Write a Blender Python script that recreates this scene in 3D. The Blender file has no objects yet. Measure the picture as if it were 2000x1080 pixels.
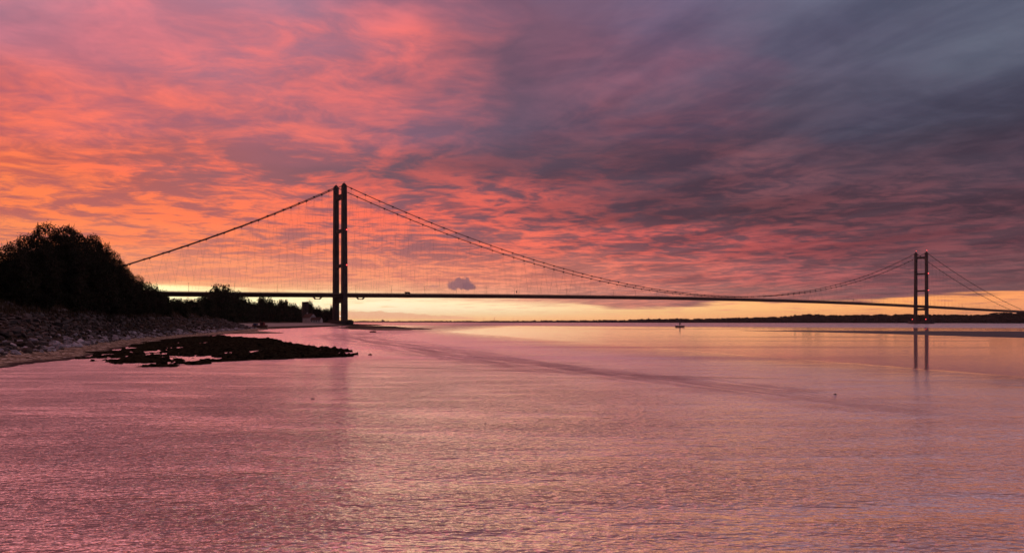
import bpy, bmesh, math, random
import numpy as np
from mathutils import Vector, Matrix, noise as mnoise

random.seed(7)
RNG = np.random.default_rng(7)
C = bpy.context.scene.collection
sc = bpy.context.scene
R = math.radians

# ------------------------------------------------------------------ camera
CAMZ, F, HY = 4.0, 1614.0, 628.6          # eye height (m), focal length and horizon row of the 2000 px wide photograph
cam = bpy.data.cameras.new('camera')
cam.lens = 36.0 * F / 2000.0
cam.sensor_width = 36.0
cam.sensor_fit = 'HORIZONTAL'
cam.shift_y = (HY - 540.0) / 2000.0
cam.clip_start = 0.5
cam.clip_end = 60000
camo = bpy.data.objects.new('camera', cam)
C.objects.link(camo)
camo.location = (0, 0, CAMZ)
camo.rotation_euler = (R(90), 0, 0)
sc.camera = camo
sc.view_settings.view_transform = 'Standard'
sc.view_settings.look = 'None'
sc.view_settings.exposure = 0.0
sc.view_settings.gamma = 1.0
sc.render.film_transparent = False
sc.cycles.max_bounces = 6
sc.cycles.use_denoising = True


def lin(c):
    out = []
    for v in c[:3]:
        v = v / 255.0
        out.append(v / 12.92 if v <= 0.04045 else ((v + 0.055) / 1.055) ** 2.4)
    return (out[0], out[1], out[2], 1.0)


class NT:
    """small helper for building node trees"""
    def __init__(self, tree):
        self.t = tree
        tree.nodes.clear()

    def n(self, typ, **kw):
        nd = self.t.nodes.new(typ)
        for k, v in kw.items():
            setattr(nd, k, v)
        return nd

    def put(self, sock, v):
        if isinstance(v, bpy.types.NodeSocket):
            self.t.links.new(v, sock)
        elif v is not None:
            try:
                sock.default_value = v
            except Exception:
                sock.default_value = (v, v, v)

    def m(self, op, a, b=None, c=None, clamp=False):
        nd = self.n('ShaderNodeMath', operation=op, use_clamp=clamp)
        self.put(nd.inputs[0], a)
        if b is not None:
            self.put(nd.inputs[1], b)
        if c is not None:
            self.put(nd.inputs[2], c)
        return nd.outputs[0]

    def rng(self, v, a, b, c=0.0, d=1.0, smooth=True):
        nd = self.n('ShaderNodeMapRange', interpolation_type='SMOOTHSTEP' if smooth else 'LINEAR')
        for i, x in enumerate((v, a, b, c, d)):
            self.put(nd.inputs[i], x)
        return nd.outputs[0]

    def noise(self, vec, scale, detail=3.0, rough=0.5, lac=2.0, dist=0.0, color=False):
        nd = self.n('ShaderNodeTexNoise')
        self.put(nd.inputs['Vector'], vec)
        nd.inputs['Scale'].default_value = scale
        nd.inputs['Detail'].default_value = detail
        nd.inputs['Roughness'].default_value = rough
        nd.inputs['Lacunarity'].default_value = lac
        nd.inputs['Distortion'].default_value = dist
        return nd.outputs['Color' if color else 'Fac']

    def comb(self, x, y, z=0.0):
        nd = self.n('ShaderNodeCombineXYZ')
        for i, v in enumerate((x, y, z)):
            self.put(nd.inputs[i], v)
        return nd.outputs[0]

    def sep(self, v):
        nd = self.n('ShaderNodeSeparateXYZ')
        self.put(nd.inputs[0], v)
        return nd.outputs

    def mix(self, f, a, b, blend='MIX'):
        nd = self.n('ShaderNodeMix', data_type='RGBA', blend_type=blend)
        self.put(nd.inputs[0], f)
        self.put(nd.inputs[6], a)
        self.put(nd.inputs[7], b)
        return nd.outputs[2]

    def ramp(self, f, stops, interp='EASE'):
        nd = self.n('ShaderNodeValToRGB')
        cr = nd.color_ramp
        cr.interpolation = interp
        while len(cr.elements) > 1:
            cr.elements.remove(cr.elements[-1])
        cr.elements[0].position = stops[0][0]
        cr.elements[0].color = stops[0][1]
        for p, c in stops[1:]:
            e = cr.elements.new(p)
            e.color = c
        self.put(nd.inputs[0], f)
        return nd.outputs[0]

    def curve(self, f, pts):
        """piecewise linear lookup: f in [x0, xn] -> value (through a grey ramp)"""
        x0, x1 = pts[0][0], pts[-1][0]
        lo = min(p[1] for p in pts)
        hi = max(p[1] for p in pts)
        g = self.rng(f, x0, x1, 0.0, 1.0, smooth=False)
        st = []
        for x, y in pts:
            v = (y - lo) / max(1e-9, hi - lo)
            st.append(((x - x0) / (x1 - x0), (v, v, v, 1)))
        r = self.ramp(g, st, 'LINEAR')
        return self.m('MULTIPLY_ADD', r, hi - lo, lo)


# ------------------------------------------------------------------ sky
COLS = [-75, -31.8, -24.9, -17.2, -8.8, 0.0, 8.8, 17.2, 24.9, 31.8, 75]
SHADE = [
    (0.0,  [(250,190,130),(250,190,130),(250,195,140),(250,190,140),(250,185,142),(225,155,130),(195,130,118),(165,112,106),(135,95,98),(125,88,90),(100,78,80)]),
    (1.8,  [(242,160,118),(242,160,116),(246,170,124),(248,180,135),(245,175,135),(222,148,126),(190,124,116),(158,106,102),(132,92,96),(120,84,88),(98,75,80)]),
    (3.1,  [(220,140,110),(220,138,110),(222,138,114),(220,134,116),(208,124,114),(205,122,108),(180,108,104),(140,88,94),(116,78,86),(102,72,80),(90,64,72)]),
    (5.3,  [(190,112,104),(190,108,100),(180,102,102),(176,104,106),(158,98,106),(148,90,96),(128,80,90),(108,70,82),(94,64,76),(86,60,72),(78,56,68)]),
    (7.4,  [(182,98,96),(184,96,94),(174,92,96),(162,92,102),(138,86,100),(112,74,88),(90,64,78),(80,57,70),(80,57,70),(76,55,68),(70,53,66)]),
    (10.1, [(190,92,82),(212,98,80),(178,90,90),(150,90,102),(112,82,98),(90,70,88),(82,63,80),(86,64,80),(76,60,76),(68,58,74),(70,60,74)]),
    (13.5, [(170,92,102),(184,95,106),(176,98,114),(162,98,115),(126,92,114),(96,79,100),(100,77,98),(82,73,92),(74,70,90),(72,70,88),(76,72,88)]),
    (17.5, [(160,105,125),(168,112,132),(188,110,126),(168,112,132),(166,102,118),(112,82,102),(120,89,112),(94,89,112),(86,86,106),(90,94,114),(92,92,110)]),
    (21.3, [(160,120,140),(165,130,150),(182,122,142),(162,120,142),(156,103,124),(118,87,110),(116,100,128),(99,99,122),(96,99,120),(101,107,127),(100,104,124)]),
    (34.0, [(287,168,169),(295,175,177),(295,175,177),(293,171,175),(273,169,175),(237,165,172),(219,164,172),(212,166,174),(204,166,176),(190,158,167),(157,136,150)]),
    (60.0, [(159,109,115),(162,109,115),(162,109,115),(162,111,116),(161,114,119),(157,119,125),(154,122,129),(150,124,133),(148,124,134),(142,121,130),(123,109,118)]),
]
LIT = [
    (0.0,  [(255,205,140),(255,205,140),(255,215,155),(255,210,155),(255,200,158),(250,180,146),(232,150,128),(215,132,115),(172,108,104),(150,100,96),(115,85,85)]),
    (1.8,  [(255,176,122),(255,176,120),(255,186,130),(255,200,148),(255,190,148),(250,168,138),(236,142,122),(205,118,108),(165,100,102),(140,92,92),(110,80,82)]),
    (3.1,  [(255,160,112),(255,156,108),(255,154,110),(255,154,114),(255,156,118),(255,146,116),(242,128,110),(210,108,104),(168,94,98),(132,84,90),(108,74,80)]),
    (5.3,  [(255,145,90),(255,140,88),(255,132,90),(255,130,94),(255,124,98),(255,118,98),(228,100,93),(184,86,88),(132,72,80),(124,72,82),(98,66,76)]),
    (7.4,  [(255,132,82),(255,128,80),(255,122,82),(255,120,90),(255,110,90),(224,98,90),(132,72,80),(124,72,80),(122,72,82),(108,69,80),(88,62,74)]),
    (10.1, [(255,125,82),(255,124,78),(255,116,84),(255,112,90),(214,98,94),(128,76,88),(110,72,86),(132,82,92),(96,70,84),(84,68,84),(84,68,82)]),
    (13.5, [(250,118,96),(252,116,94),(250,118,104),(242,116,106),(205,106,112),(110,86,108),(138,87,102),(94,80,98),(86,80,100),(84,83,102),(86,80,98)]),
    (17.5, [(235,120,115),(206,122,140),(220,122,134),(242,122,122),(252,120,114),(132,90,110),(152,100,120),(104,98,120),(96,94,116),(101,105,124),(97,98,116)]),
    (21.3, [(220,120,130),(190,146,165),(236,132,142),(194,128,150),(200,118,135),(128,89,110),(128,107,133),(106,106,130),(102,106,128),(109,115,136),(106,110,130)]),
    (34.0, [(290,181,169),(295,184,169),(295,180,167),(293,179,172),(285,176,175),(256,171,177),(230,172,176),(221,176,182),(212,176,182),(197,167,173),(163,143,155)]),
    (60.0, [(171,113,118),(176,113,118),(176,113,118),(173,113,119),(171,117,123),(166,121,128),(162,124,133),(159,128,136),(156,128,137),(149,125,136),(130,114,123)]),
]
STRIP = [
    (0.0,  [(255,180,120),(255,185,120),(255,192,122),(255,195,128),(255,196,135),(255,190,132),(255,182,126),(250,170,115),(236,150,105),(225,145,110),(170,110,95)]),
    (0.9,  [(255,205,140),(255,215,150),(255,248,195),(255,246,203),(255,238,204),(255,228,184),(255,202,142),(255,187,122),(252,170,104),(236,152,104),(170,112,95)]),
    (1.7,  [(255,215,140),(255,225,150),(255,252,205),(255,245,195),(255,238,200),(255,214,168),(252,188,134),(254,180,116),(250,165,98),(246,156,98),(165,112,95)]),
    (2.6,  [(255,215,140),(255,220,150),(255,240,180),(255,228,165),(255,200,148),(255,190,140),(250,175,125),(250,170,110),(246,158,98),(240,150,98),(165,110,95)]),
]
world = bpy.data.worlds.new('World')
sc.world = world
world.use_nodes = True
w = NT(world.node_tree)
tc = w.n('ShaderNodeTexCoord')
dx, dy, dz = w.sep(tc.outputs['Generated'])
az = w.m('DEGREES', w.m('ARCTAN2', dx, dy))
el = w.m('DEGREES', w.m('ARCSINE', dz))
zz = w.m('ADD', w.m('MAXIMUM', dz, 0.0), 0.055)
PX = w.m('DIVIDE', dx, zz)
PY = w.m('DIVIDE', dy, zz)
# the cloud deck in plan: coordinates of the point where the line of sight meets it
plan = w.comb(PX, PY, 0.0)
wn = w.sep(w.noise(plan, 0.9, 4.0, 0.55, color=True))
amp = w.rng(el, 1.0, 12.0, 0.05, 1.0)
azw = w.m('MULTIPLY_ADD', w.m('MULTIPLY', w.m('SUBTRACT', wn[0], 0.5), 26.0), amp, az)
elw = w.m('MULTIPLY_ADD', w.m('MULTIPLY', w.m('SUBTRACT', wn[1], 0.5), 6.5), amp, el)
azf = w.rng(azw, -90, 90, smooth=False)
azs = w.rng(az, -90, 90, smooth=False)


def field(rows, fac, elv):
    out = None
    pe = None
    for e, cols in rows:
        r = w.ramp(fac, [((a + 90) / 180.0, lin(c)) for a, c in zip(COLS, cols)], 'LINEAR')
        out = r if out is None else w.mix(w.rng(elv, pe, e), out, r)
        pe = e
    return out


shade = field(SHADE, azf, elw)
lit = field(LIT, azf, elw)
# cloudlets
wp = w.n('ShaderNodeVectorMath', operation='ADD')
w.put(wp.inputs[0], plan)
sw = w.n('ShaderNodeVectorMath', operation='SCALE')
w.put(sw.inputs[0], w.noise(plan, 1.7, 2.0, 0.5, color=True))
sw.inputs['Scale'].default_value = 0.42
w.put(wp.inputs[1], sw.outputs[0])
n1 = w.noise(wp.outputs[0], 3.9, 6.0, 0.56)
n2 = w.noise(wp.outputs[0], 1.1, 3.0, 0.5)
n3 = w.noise(wp.outputs[0], 11.0, 4.0, 0.62)
t = w.m('ADD', w.m('MULTIPLY', n1, 0.50), w.m('MULTIPLY', n2, 0.26))
t = w.m('MULTIPLY_ADD', n3, 0.24, t)
thr = w.m('MULTIPLY', w.rng(el, 7.0, 22.0), w.rng(az, -45, 5, 0.06, 0.02))
t = w.m('SUBTRACT', t, thr)
softn = w.rng(el, 7.0, 15.0, 0.0, 0.07)
t = w.rng(t, w.m('SUBTRACT', 0.43, softn), w.m('ADD', 0.58, softn))
# streaks of the thick cloud on the river side
def along(deg, sa, sc_, seed=0.0):
    a = R(deg)
    u = w.m('ADD', w.m('MULTIPLY', PX, math.cos(a) * sc_), w.m('MULTIPLY', PY, -math.sin(a) * sc_))
    v = w.m('ADD', w.m('MULTIPLY', PX, math.sin(a) * sa), w.m('MULTIPLY', PY, math.cos(a) * sa))
    return w.comb(u, v, seed)


n4 = w.noise(along(-24, 0.55, 2.0), 1.5, 4.0, 0.55, dist=0.3)
rightside = w.rng(azw, -4, 10)
t = w.m('MULTIPLY', t, w.m('SUBTRACT', 1.0, w.m('MULTIPLY', rightside, 0.0)))
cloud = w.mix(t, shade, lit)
dark = w.m('MULTIPLY', w.rng(n4, 0.36, 0.66, 0.0, 1.0), rightside)
cloud = w.mix(dark, cloud, w.mix(1.0, cloud, (0.72, 0.72, 0.78, 1), 'MULTIPLY'))
# clear strip above the horizon, below the edge of the cloud deck
edge = w.curve(az, [(-40, 2.5), (-22, 2.35), (-18.5, 2.1), (-11, 1.85), (-5, 1.75), (0, 1.45), (7, 1.0), (11, 0.95), (14, 1.15), (20, 1.3), (26, 1.55), (32, 1.75), (45, 1.2)])
stv = w.comb(w.m('MULTIPLY', az, 0.16), w.m('MULTIPLY', el, 2.6), 0.0)
sn = w.noise(stv, 1.0, 4.0, 0.55)
sn2 = w.noise(stv, 3.1, 4.0, 0.6)
eln = w.m('MULTIPLY_ADD', w.m('SUBTRACT', sn, 0.5), 1.3, el)
soft = w.curve(az, [(-40, 0.32), (-16, 0.35), (-12, 0.55), (0, 0.35), (6, 0.16), (40, 0.13)])
strip_m = w.rng(w.m('DIVIDE', w.m('SUBTRACT', eln, edge), soft), -1.0, 1.0, 1.0, 0.0)
strip = field(STRIP, azs, el)
streak = w.m('MULTIPLY', w.rng(sn2, 0.50, 0.72), w.rng(el, 0.25, 1.2, 0.25, 0.75))
strip = w.mix(streak, strip, lit)
strip = w.mix(1.0, strip, (1.32, 1.30, 1.22, 1), 'MULTIPLY')
sky = w.mix(strip_m, cloud, strip)
# low bank of cloud on the horizon, left of the middle
btop = w.curve(az, [(-25, 0.95), (-12, 0.75), (-9, 0.72), (-6, 0.52), (-4, 0.40), (-2, 0.2), (1, 0.0)])
bn = w.noise(w.comb(w.m('MULTIPLY', az, 1.2), w.m('MULTIPLY', el, 2.0), 3.0), 1.0, 4.0, 0.6)
bm = w.rng(w.m('MULTIPLY_ADD', w.m('SUBTRACT', bn, 0.5), 0.5, w.m('SUBTRACT', btop, el)), -0.03, 0.05)
bm = w.m('MULTIPLY', bm, w.rng(el, 0.12, 0.30))
sky = w.mix(w.m('MULTIPLY', bm, 0.75), sky, (1.12, 0.56, 0.34, 1))


def puff(sky, a0, e0, ra, re, col, seed, k=1.0):
    """one small detached cloud: soft lumpy outline about azimuth a0, elevation e0 (degrees)"""
    nz = w.sep(w.noise(w.comb(az, el, seed), 2.3, 5.0, 0.65, color=True))
    u = w.m('DIVIDE', w.m('ADD', w.m('SUBTRACT', az, a0), w.m('MULTIPLY', w.m('SUBTRACT', nz[0], 0.5), 1.1 * ra)), ra)
    v = w.m('DIVIDE', w.m('ADD', w.m('SUBTRACT', el, e0), w.m('MULTIPLY', w.m('SUBTRACT', nz[1], 0.5), 2.4 * re)), re)
    d = w.m('SQRT', w.m('ADD', w.m('MULTIPLY', u, u), w.m('MULTIPLY', v, v)))
    return w.mix(w.m('MULTIPLY', w.rng(d, 0.65, 1.1, 1.0, 0.0), k), sky, lin(col))


sky = puff(sky, -3.45, 2.66, 0.80, 0.42, (146, 102, 112), 3.0, 0.95)
sky = puff(sky, -4.0, 2.50, 0.50, 0.32, (152, 106, 114), 5.0, 0.95)
sky = puff(sky, -3.0, 2.42, 0.50, 0.30, (136, 96, 108), 6.5, 0.95)
sky = puff(sky, -5.35, 2.45, 0.42, 0.09, (200, 135, 125), 9.0, 0.7)
# low sun behind the bank: the physical sky adds its own faint glow
nish = w.n('ShaderNodeTexSky', sky_type='NISHITA', sun_disc=False)
SUN_EL, SUN_AZ = R(1.5), R(-22.0)
nish.sun_elevation = SUN_EL
nish.sun_rotation = SUN_AZ
nish.dust_density = 2.0
# behind the camera the deck fades to grey mauve
back = w.rng(w.m('ABSOLUTE', az), 55, 115)
sky = w.mix(w.m('MULTIPLY', back, w.rng(el, 40, 85, 1.0, 0.0)), sky, lin((62, 58, 74)))
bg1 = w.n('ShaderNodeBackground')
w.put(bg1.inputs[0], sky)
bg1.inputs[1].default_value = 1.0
bg2 = w.n('ShaderNodeBackground')
w.put(bg2.inputs[0], nish.outputs[0])
bg2.inputs[1].default_value = 0.004
ad = w.n('ShaderNodeAddShader')
w.put(ad.inputs[0], bg1.outputs[0])
w.put(ad.inputs[1], bg2.outputs[0])
wo = w.n('ShaderNodeOutputWorld')
w.put(wo.inputs[0], ad.outputs[0])
world.cycles.sampling_method = 'MANUAL'
world.cycles.sample_map_resolution = 512

sun = bpy.data.lights.new('sun', 'SUN')
sun.energy = 0.012
sun.angle = R(20)
sun.color = (1.0, 0.62, 0.38)
suno = bpy.data.objects.new('sun', sun)
C.objects.link(suno)
sd_ = Vector((math.sin(SUN_AZ) * math.cos(SUN_EL), math.cos(SUN_AZ) * math.cos(SUN_EL), math.sin(SUN_EL)))
suno.rotation_euler = (-sd_).to_track_quat('-Z', 'Y').to_euler()


# ------------------------------------------------------------------ helpers
def tag(o, label=None, cat=None, group=None, kind=None):
    if label: o['label'] = label
    if cat: o['category'] = cat
    if group: o['group'] = group
    if kind: o['kind'] = kind
    return o


def empty(name, loc, rz=0.0):
    o = bpy.data.objects.new(name, None)
    C.objects.link(o)
    o.location = loc
    o.rotation_euler = (0, 0, rz)
    o.empty_display_size = 0.5
    return o


def link_mesh(name, me, parent=None, loc=(0, 0, 0)):
    o = bpy.data.objects.new(name, me)
    C.objects.link(o)
    o.parent = parent
    o.location = loc
    return o


def np_mesh(name, verts, faces, mat, smooth=False):
    """verts (n,3) array, faces (m,k) array of equal-sized polygons"""
    me = bpy.data.meshes.new(name)
    verts = np.asarray(verts, dtype=np.float32)
    faces = np.asarray(faces, dtype=np.int32)
    m, k = faces.shape
    me.vertices.add(len(verts))
    me.vertices.foreach_set('co', verts.ravel())
    me.loops.add(m * k)
    me.loops.foreach_set('vertex_index', faces.ravel())
    me.polygons.add(m)
    me.polygons.foreach_set('loop_start', np.arange(m, dtype=np.int32) * k)
    me.polygons.foreach_set('loop_total', np.full(m, k, dtype=np.int32))
    me.polygons.foreach_set('use_smooth', np.full(m, smooth, dtype=bool))
    me.materials.append(mat)
    me.update(calc_edges=True)
    me.validate()
    return me


class MB:
    """collects boxes, bars, tubes and prisms; build() links them as ONE mesh object"""
    def __init__(self):
        self.v, self.f = [], []

    def add(self, vs, fs):
        b = len(self.v)
        self.v += [tuple(p) for p in vs]
        self.f += [tuple(b + i for i in q) for q in fs]

    def loft(self, rings, cap=True):
        k = len(rings[0])
        vs = [p for r in rings for p in r]
        fs = []
        for i in range(len(rings) - 1):
            for j in range(k):
                fs.append((i * k + j, i * k + (j + 1) % k, (i + 1) * k + (j + 1) % k, (i + 1) * k + j))
        if cap:
            fs.append(tuple(reversed(range(k))))
            fs.append(tuple((len(rings) - 1) * k + j for j in range(k)))
        self.add(vs, fs)

    def box(self, c, sx, sy, sz, rz=0.0):
        ca, sa = math.cos(rz), math.sin(rz)
        r = []
        for z in (-sz / 2, sz / 2):
            r.append([(c[0] + x * ca - y * sa, c[1] + x * sa + y * ca, c[2] + z) for x, y in
                      ((-sx / 2, -sy / 2), (sx / 2, -sy / 2), (sx / 2, sy / 2), (-sx / 2, sy / 2))])
        self.loft(r)

    def tube(self, pts, rad, seg=6, cap=True):
        rings = []
        pts = [Vector(p) for p in pts]
        rads = rad if isinstance(rad, (list, tuple)) else [rad] * len(pts)
        for i, p in enumerate(pts):
            d = (pts[min(i + 1, len(pts) - 1)] - pts[max(i - 1, 0)]).normalized()
            up = Vector((0, 0, 1)) if abs(d.z) < 0.95 else Vector((1, 0, 0))
            a = d.cross(up).normalized()
            b = a.cross(d).normalized()
            rings.append([tuple(p + (a * math.cos(q) + b * math.sin(q)) * rads[i]) for q in
                          [2 * math.pi * j / seg for j in range(seg)]])
        self.loft(rings, cap)

    def ball(self, c, r, seg=8):
        rings = []
        for i in range(1, seg // 2):
            th = math.pi * i / (seg // 2)
            rings.append([(c[0] + r * math.sin(th) * math.cos(2 * math.pi * j / seg), c[1] + r * math.sin(th) * math.sin(2 * math.pi * j / seg),
                           c[2] + r * math.cos(th)) for j in range(seg)])
        self.loft(rings)

    def mesh(self, name, mat, smooth=False):
        me = bpy.data.meshes.new(name)
        me.from_pydata(self.v, [], self.f)
        me.materials.append(mat)
        if smooth:
            for p in me.polygons: p.use_smooth = True
        bm = bmesh.new()
        bm.from_mesh(me)
        bmesh.ops.recalc_face_normals(bm, faces=bm.faces)
        bm.to_mesh(me)
        bm.free()
        return me

    def build(self, name, mat, parent=None, smooth=False, loc=(0, 0, 0)):
        return link_mesh(name, self.mesh(name, mat, smooth), parent, loc)


def W(px, py, D):
    """world point seen at pixel (px, py) of the photograph, D metres in front of the camera"""
    return Vector(((px - 1000) * D / F, D, CAMZ + (HY - py) * D / F))


def G(px, py, z=0.0):
    """point of the level z seen at pixel (px, py)"""
    D = (CAMZ - z) * F / (py - HY)
    return ((px - 1000) * D / F, D)


# ------------------------------------------------------------------ materials
def material(name, base, rough=0.85, var=0.25, scale=1.0, bump=0.0, bscale=6.0, spec=0.3, metal=0.0, tint=None):
    m = bpy.data.materials.new(name)
    m.use_nodes = True
    n = NT(m.node_tree)
    geo = n.n('ShaderNodeNewGeometry')
    pos = geo.outputs['Position']
    nz = n.noise(pos, scale, 4.0, 0.6)
    c0 = tuple(x * (1 - var) for x in base)
    c1 = tuple(min(1, x * (1 + var)) for x in (tint or base))
    col = n.mix(n.rng(nz, 0.3, 0.7), (*c0, 1), (*c1, 1))
    p = n.n('ShaderNodeBsdfPrincipled')
    n.put(p.inputs['Base Color'], col)
    n.put(p.inputs['Roughness'], rough)
    p.inputs['Specular IOR Level'].default_value = spec
    p.inputs['Metallic'].default_value = metal
    if bump > 0:
        b = n.n('ShaderNodeBump')
        b.inputs['Strength'].default_value = bump
        b.inputs['Distance'].default_value = 0.1
        n.put(b.inputs['Height'], n.noise(pos, bscale, 5.0, 0.65))
        n.put(p.inputs['Normal'], b.outputs[0])
    o = n.n('ShaderNodeOutputMaterial')
    n.put(o.inputs[0], p.outputs[0])
    return m


def random_rock_material(name, c0, c1, rough, brown=0.0):
    m = bpy.data.materials.new(name)
    m.use_nodes = True
    n = NT(m.node_tree)
    oi = n.n('ShaderNodeObjectInfo')
    at = n.n('ShaderNodeAttribute', attribute_name='tone')
    geo = n.n('ShaderNodeNewGeometry')
    pos = geo.outputs['Position']
    rnd = n.m('FRACT', n.m('ADD', oi.outputs['Random'], at.outputs['Fac']))
    nz = n.noise(pos, 3.0, 5.0, 0.65)
    f = n.m('ADD', n.m('MULTIPLY', rnd, 0.7), n.m('MULTIPLY', nz, 0.45))
    col = n.mix(f, (*c0, 1), (*c1, 1))
    hue = n.m('FRACT', n.m('MULTIPLY', rnd, 7.31))
    col = n.mix(n.m('MULTIPLY', n.rng(hue, 0.72, 0.85), brown), col, (0.12, 0.06, 0.035, 1))
    p = n.n('ShaderNodeBsdfPrincipled')
    n.put(p.inputs['Base Color'], col)
    n.put(p.inputs['Roughness'], rough)
    p.inputs['Specular IOR Level'].default_value = 0.1
    b = n.n('ShaderNodeBump')
    b.inputs['Strength'].default_value = 0.6
    b.inputs['Distance'].default_value = 0.08
    n.put(b.inputs['Height'], n.noise(pos, 5.0, 6.0, 0.7))
    n.put(p.inputs['Normal'], b.outputs[0])
    o = n.n('ShaderNodeOutputMaterial')
    n.put(o.inputs[0], p.outputs[0])
    return m


def emitter(name, col, strength):
    m = bpy.data.materials.new(name)
    m.use_nodes = True
    n = NT(m.node_tree)
    e = n.n('ShaderNodeEmission')
    e.inputs[0].default_value = (*col, 1)
    e.inputs[1].default_value = strength
    o = n.n('ShaderNodeOutputMaterial')
    n.put(o.inputs[0], e.outputs[0])
    return m


M = {}
M['concrete'] = material('bridge_concrete', (0.10, 0.085, 0.08), 0.85, 0.25, 0.15, 0.3, 2.0)
M['deck_steel'] = material('deck_steel', (0.10, 0.075, 0.065), 0.6, 0.2, 0.3, 0.0)
M['cable_steel'] = material('cable_steel', (0.06, 0.045, 0.045), 0.6, 0.2, 0.5)
M['rail_steel'] = material('rail_steel', (0.13, 0.10, 0.09), 0.6, 0.2, 0.5)
M['red_lamp'] = emitter('red_lamp_glass', (1.0, 0.05, 0.05), 9.0)
M['white_lamp'] = emitter('white_lamp_glass', (0.85, 0.95, 1.0), 3.0)
M['rock'] = random_rock_material('riprap_stone', (0.013, 0.012, 0.011), (0.22, 0.195, 0.18), 0.8, 0.5)
M['rock_pale'] = random_rock_material('pale_limestone', (0.16, 0.15, 0.16), (0.72, 0.68, 0.74), 0.8, 0.1)
M['weed'] = material('seaweed_covered_stone', (0.022, 0.020, 0.012), 1.0, 0.9, 2.0, 0.8, 7.0, 0.0)
M['leaf'] = material('dark_hedge_leaves', (0.035, 0.045, 0.020), 0.7, 0.45, 0.5, 0, 1, 0.2)
M['leaf2'] = material('hawthorn_leaves', (0.030, 0.036, 0.017), 0.7, 0.45, 0.8, 0, 1, 0.2)
M['leaf_far'] = material('woodland_leaves', (0.018, 0.016, 0.012), 1.0, 0.4, 0.05, 0, 1, 0.1)
M['bark'] = material('bark', (0.06, 0.045, 0.035), 0.9, 0.3, 3.0, 0.4, 8.0)
M['dry_grass'] = material('dry_bank_grass', (0.10, 0.070, 0.035), 0.9, 0.4, 0.6)


def terrain_material():
    m = bpy.data.materials.new('foreshore_ground')
    m.use_nodes = True
    n = NT(m.node_tree)
    geo = n.n('ShaderNodeNewGeometry')
    pos = geo.outputs['Position']
    x, y, z = n.sep(pos)
    nz = n.noise(pos, 0.25, 4.0, 0.6)
    nf = n.noise(pos, 9.0, 4.0, 0.75)
    v = n.n('ShaderNodeTexVoronoi', feature='F1')
    n.put(v.inputs['Vector'], pos)
    v.inputs['Scale'].default_value = 2.8
    peb = n.ramp(n.sep(v.outputs['Color'])[0], [(0.0, (0.07, 0.055, 0.04, 1)), (0.4, (0.30, 0.23, 0.16, 1)), (0.75, (0.58, 0.47, 0.34, 1)), (1.0, (0.92, 0.86, 0.72, 1))], 'LINEAR')
    peb = n.mix(n.rng(nf, 0.35, 0.6, 0.6, 0.0), peb, (0.05, 0.04, 0.032, 1))
    wet = n.mix(n.rng(y, 330, 480), (0.07, 0.05, 0.046, 1), (0.022, 0.019, 0.014, 1))
    soil = (0.045, 0.036, 0.024, 1)
    pale = n.mix(nf, (0.34, 0.29, 0.27, 1), (0.60, 0.53, 0.50, 1))
    zn = n.m('MULTIPLY_ADD', n.m('SUBTRACT', nz, 0.5), 0.35, z)
    near = n.mix(n.rng(zn, 0.06, 0.20), wet, peb)
    near = n.mix(n.rng(zn, 0.95, 1.3), near, soil)
    far = n.mix(n.rng(zn, 0.95, 1.15), (0.06, 0.05, 0.038, 1), pale)
    far = n.mix(n.rng(zn, 2.9, 3.2), far, soil)
    col = n.mix(n.rng(y, 400, 520), near, far)
    p = n.n('ShaderNodeBsdfPrincipled')
    n.put(p.inputs['Base Color'], col)
    n.put(p.inputs['Roughness'], 0.9)
    p.inputs['Specular IOR Level'].default_value = 0.03
    b = n.n('ShaderNodeBump')
    b.inputs['Strength'].default_value = 0.7
    b.inputs['Distance'].default_value = 0.06
    n.put(b.inputs['Height'], v.outputs['Distance'])
    n.put(p.inputs['Normal'], b.outputs[0])
    o = n.n('ShaderNodeOutputMaterial')
    n.put(o.inputs[0], p.outputs[0])
    return m


M['terrain'] = terrain_material()


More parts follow.
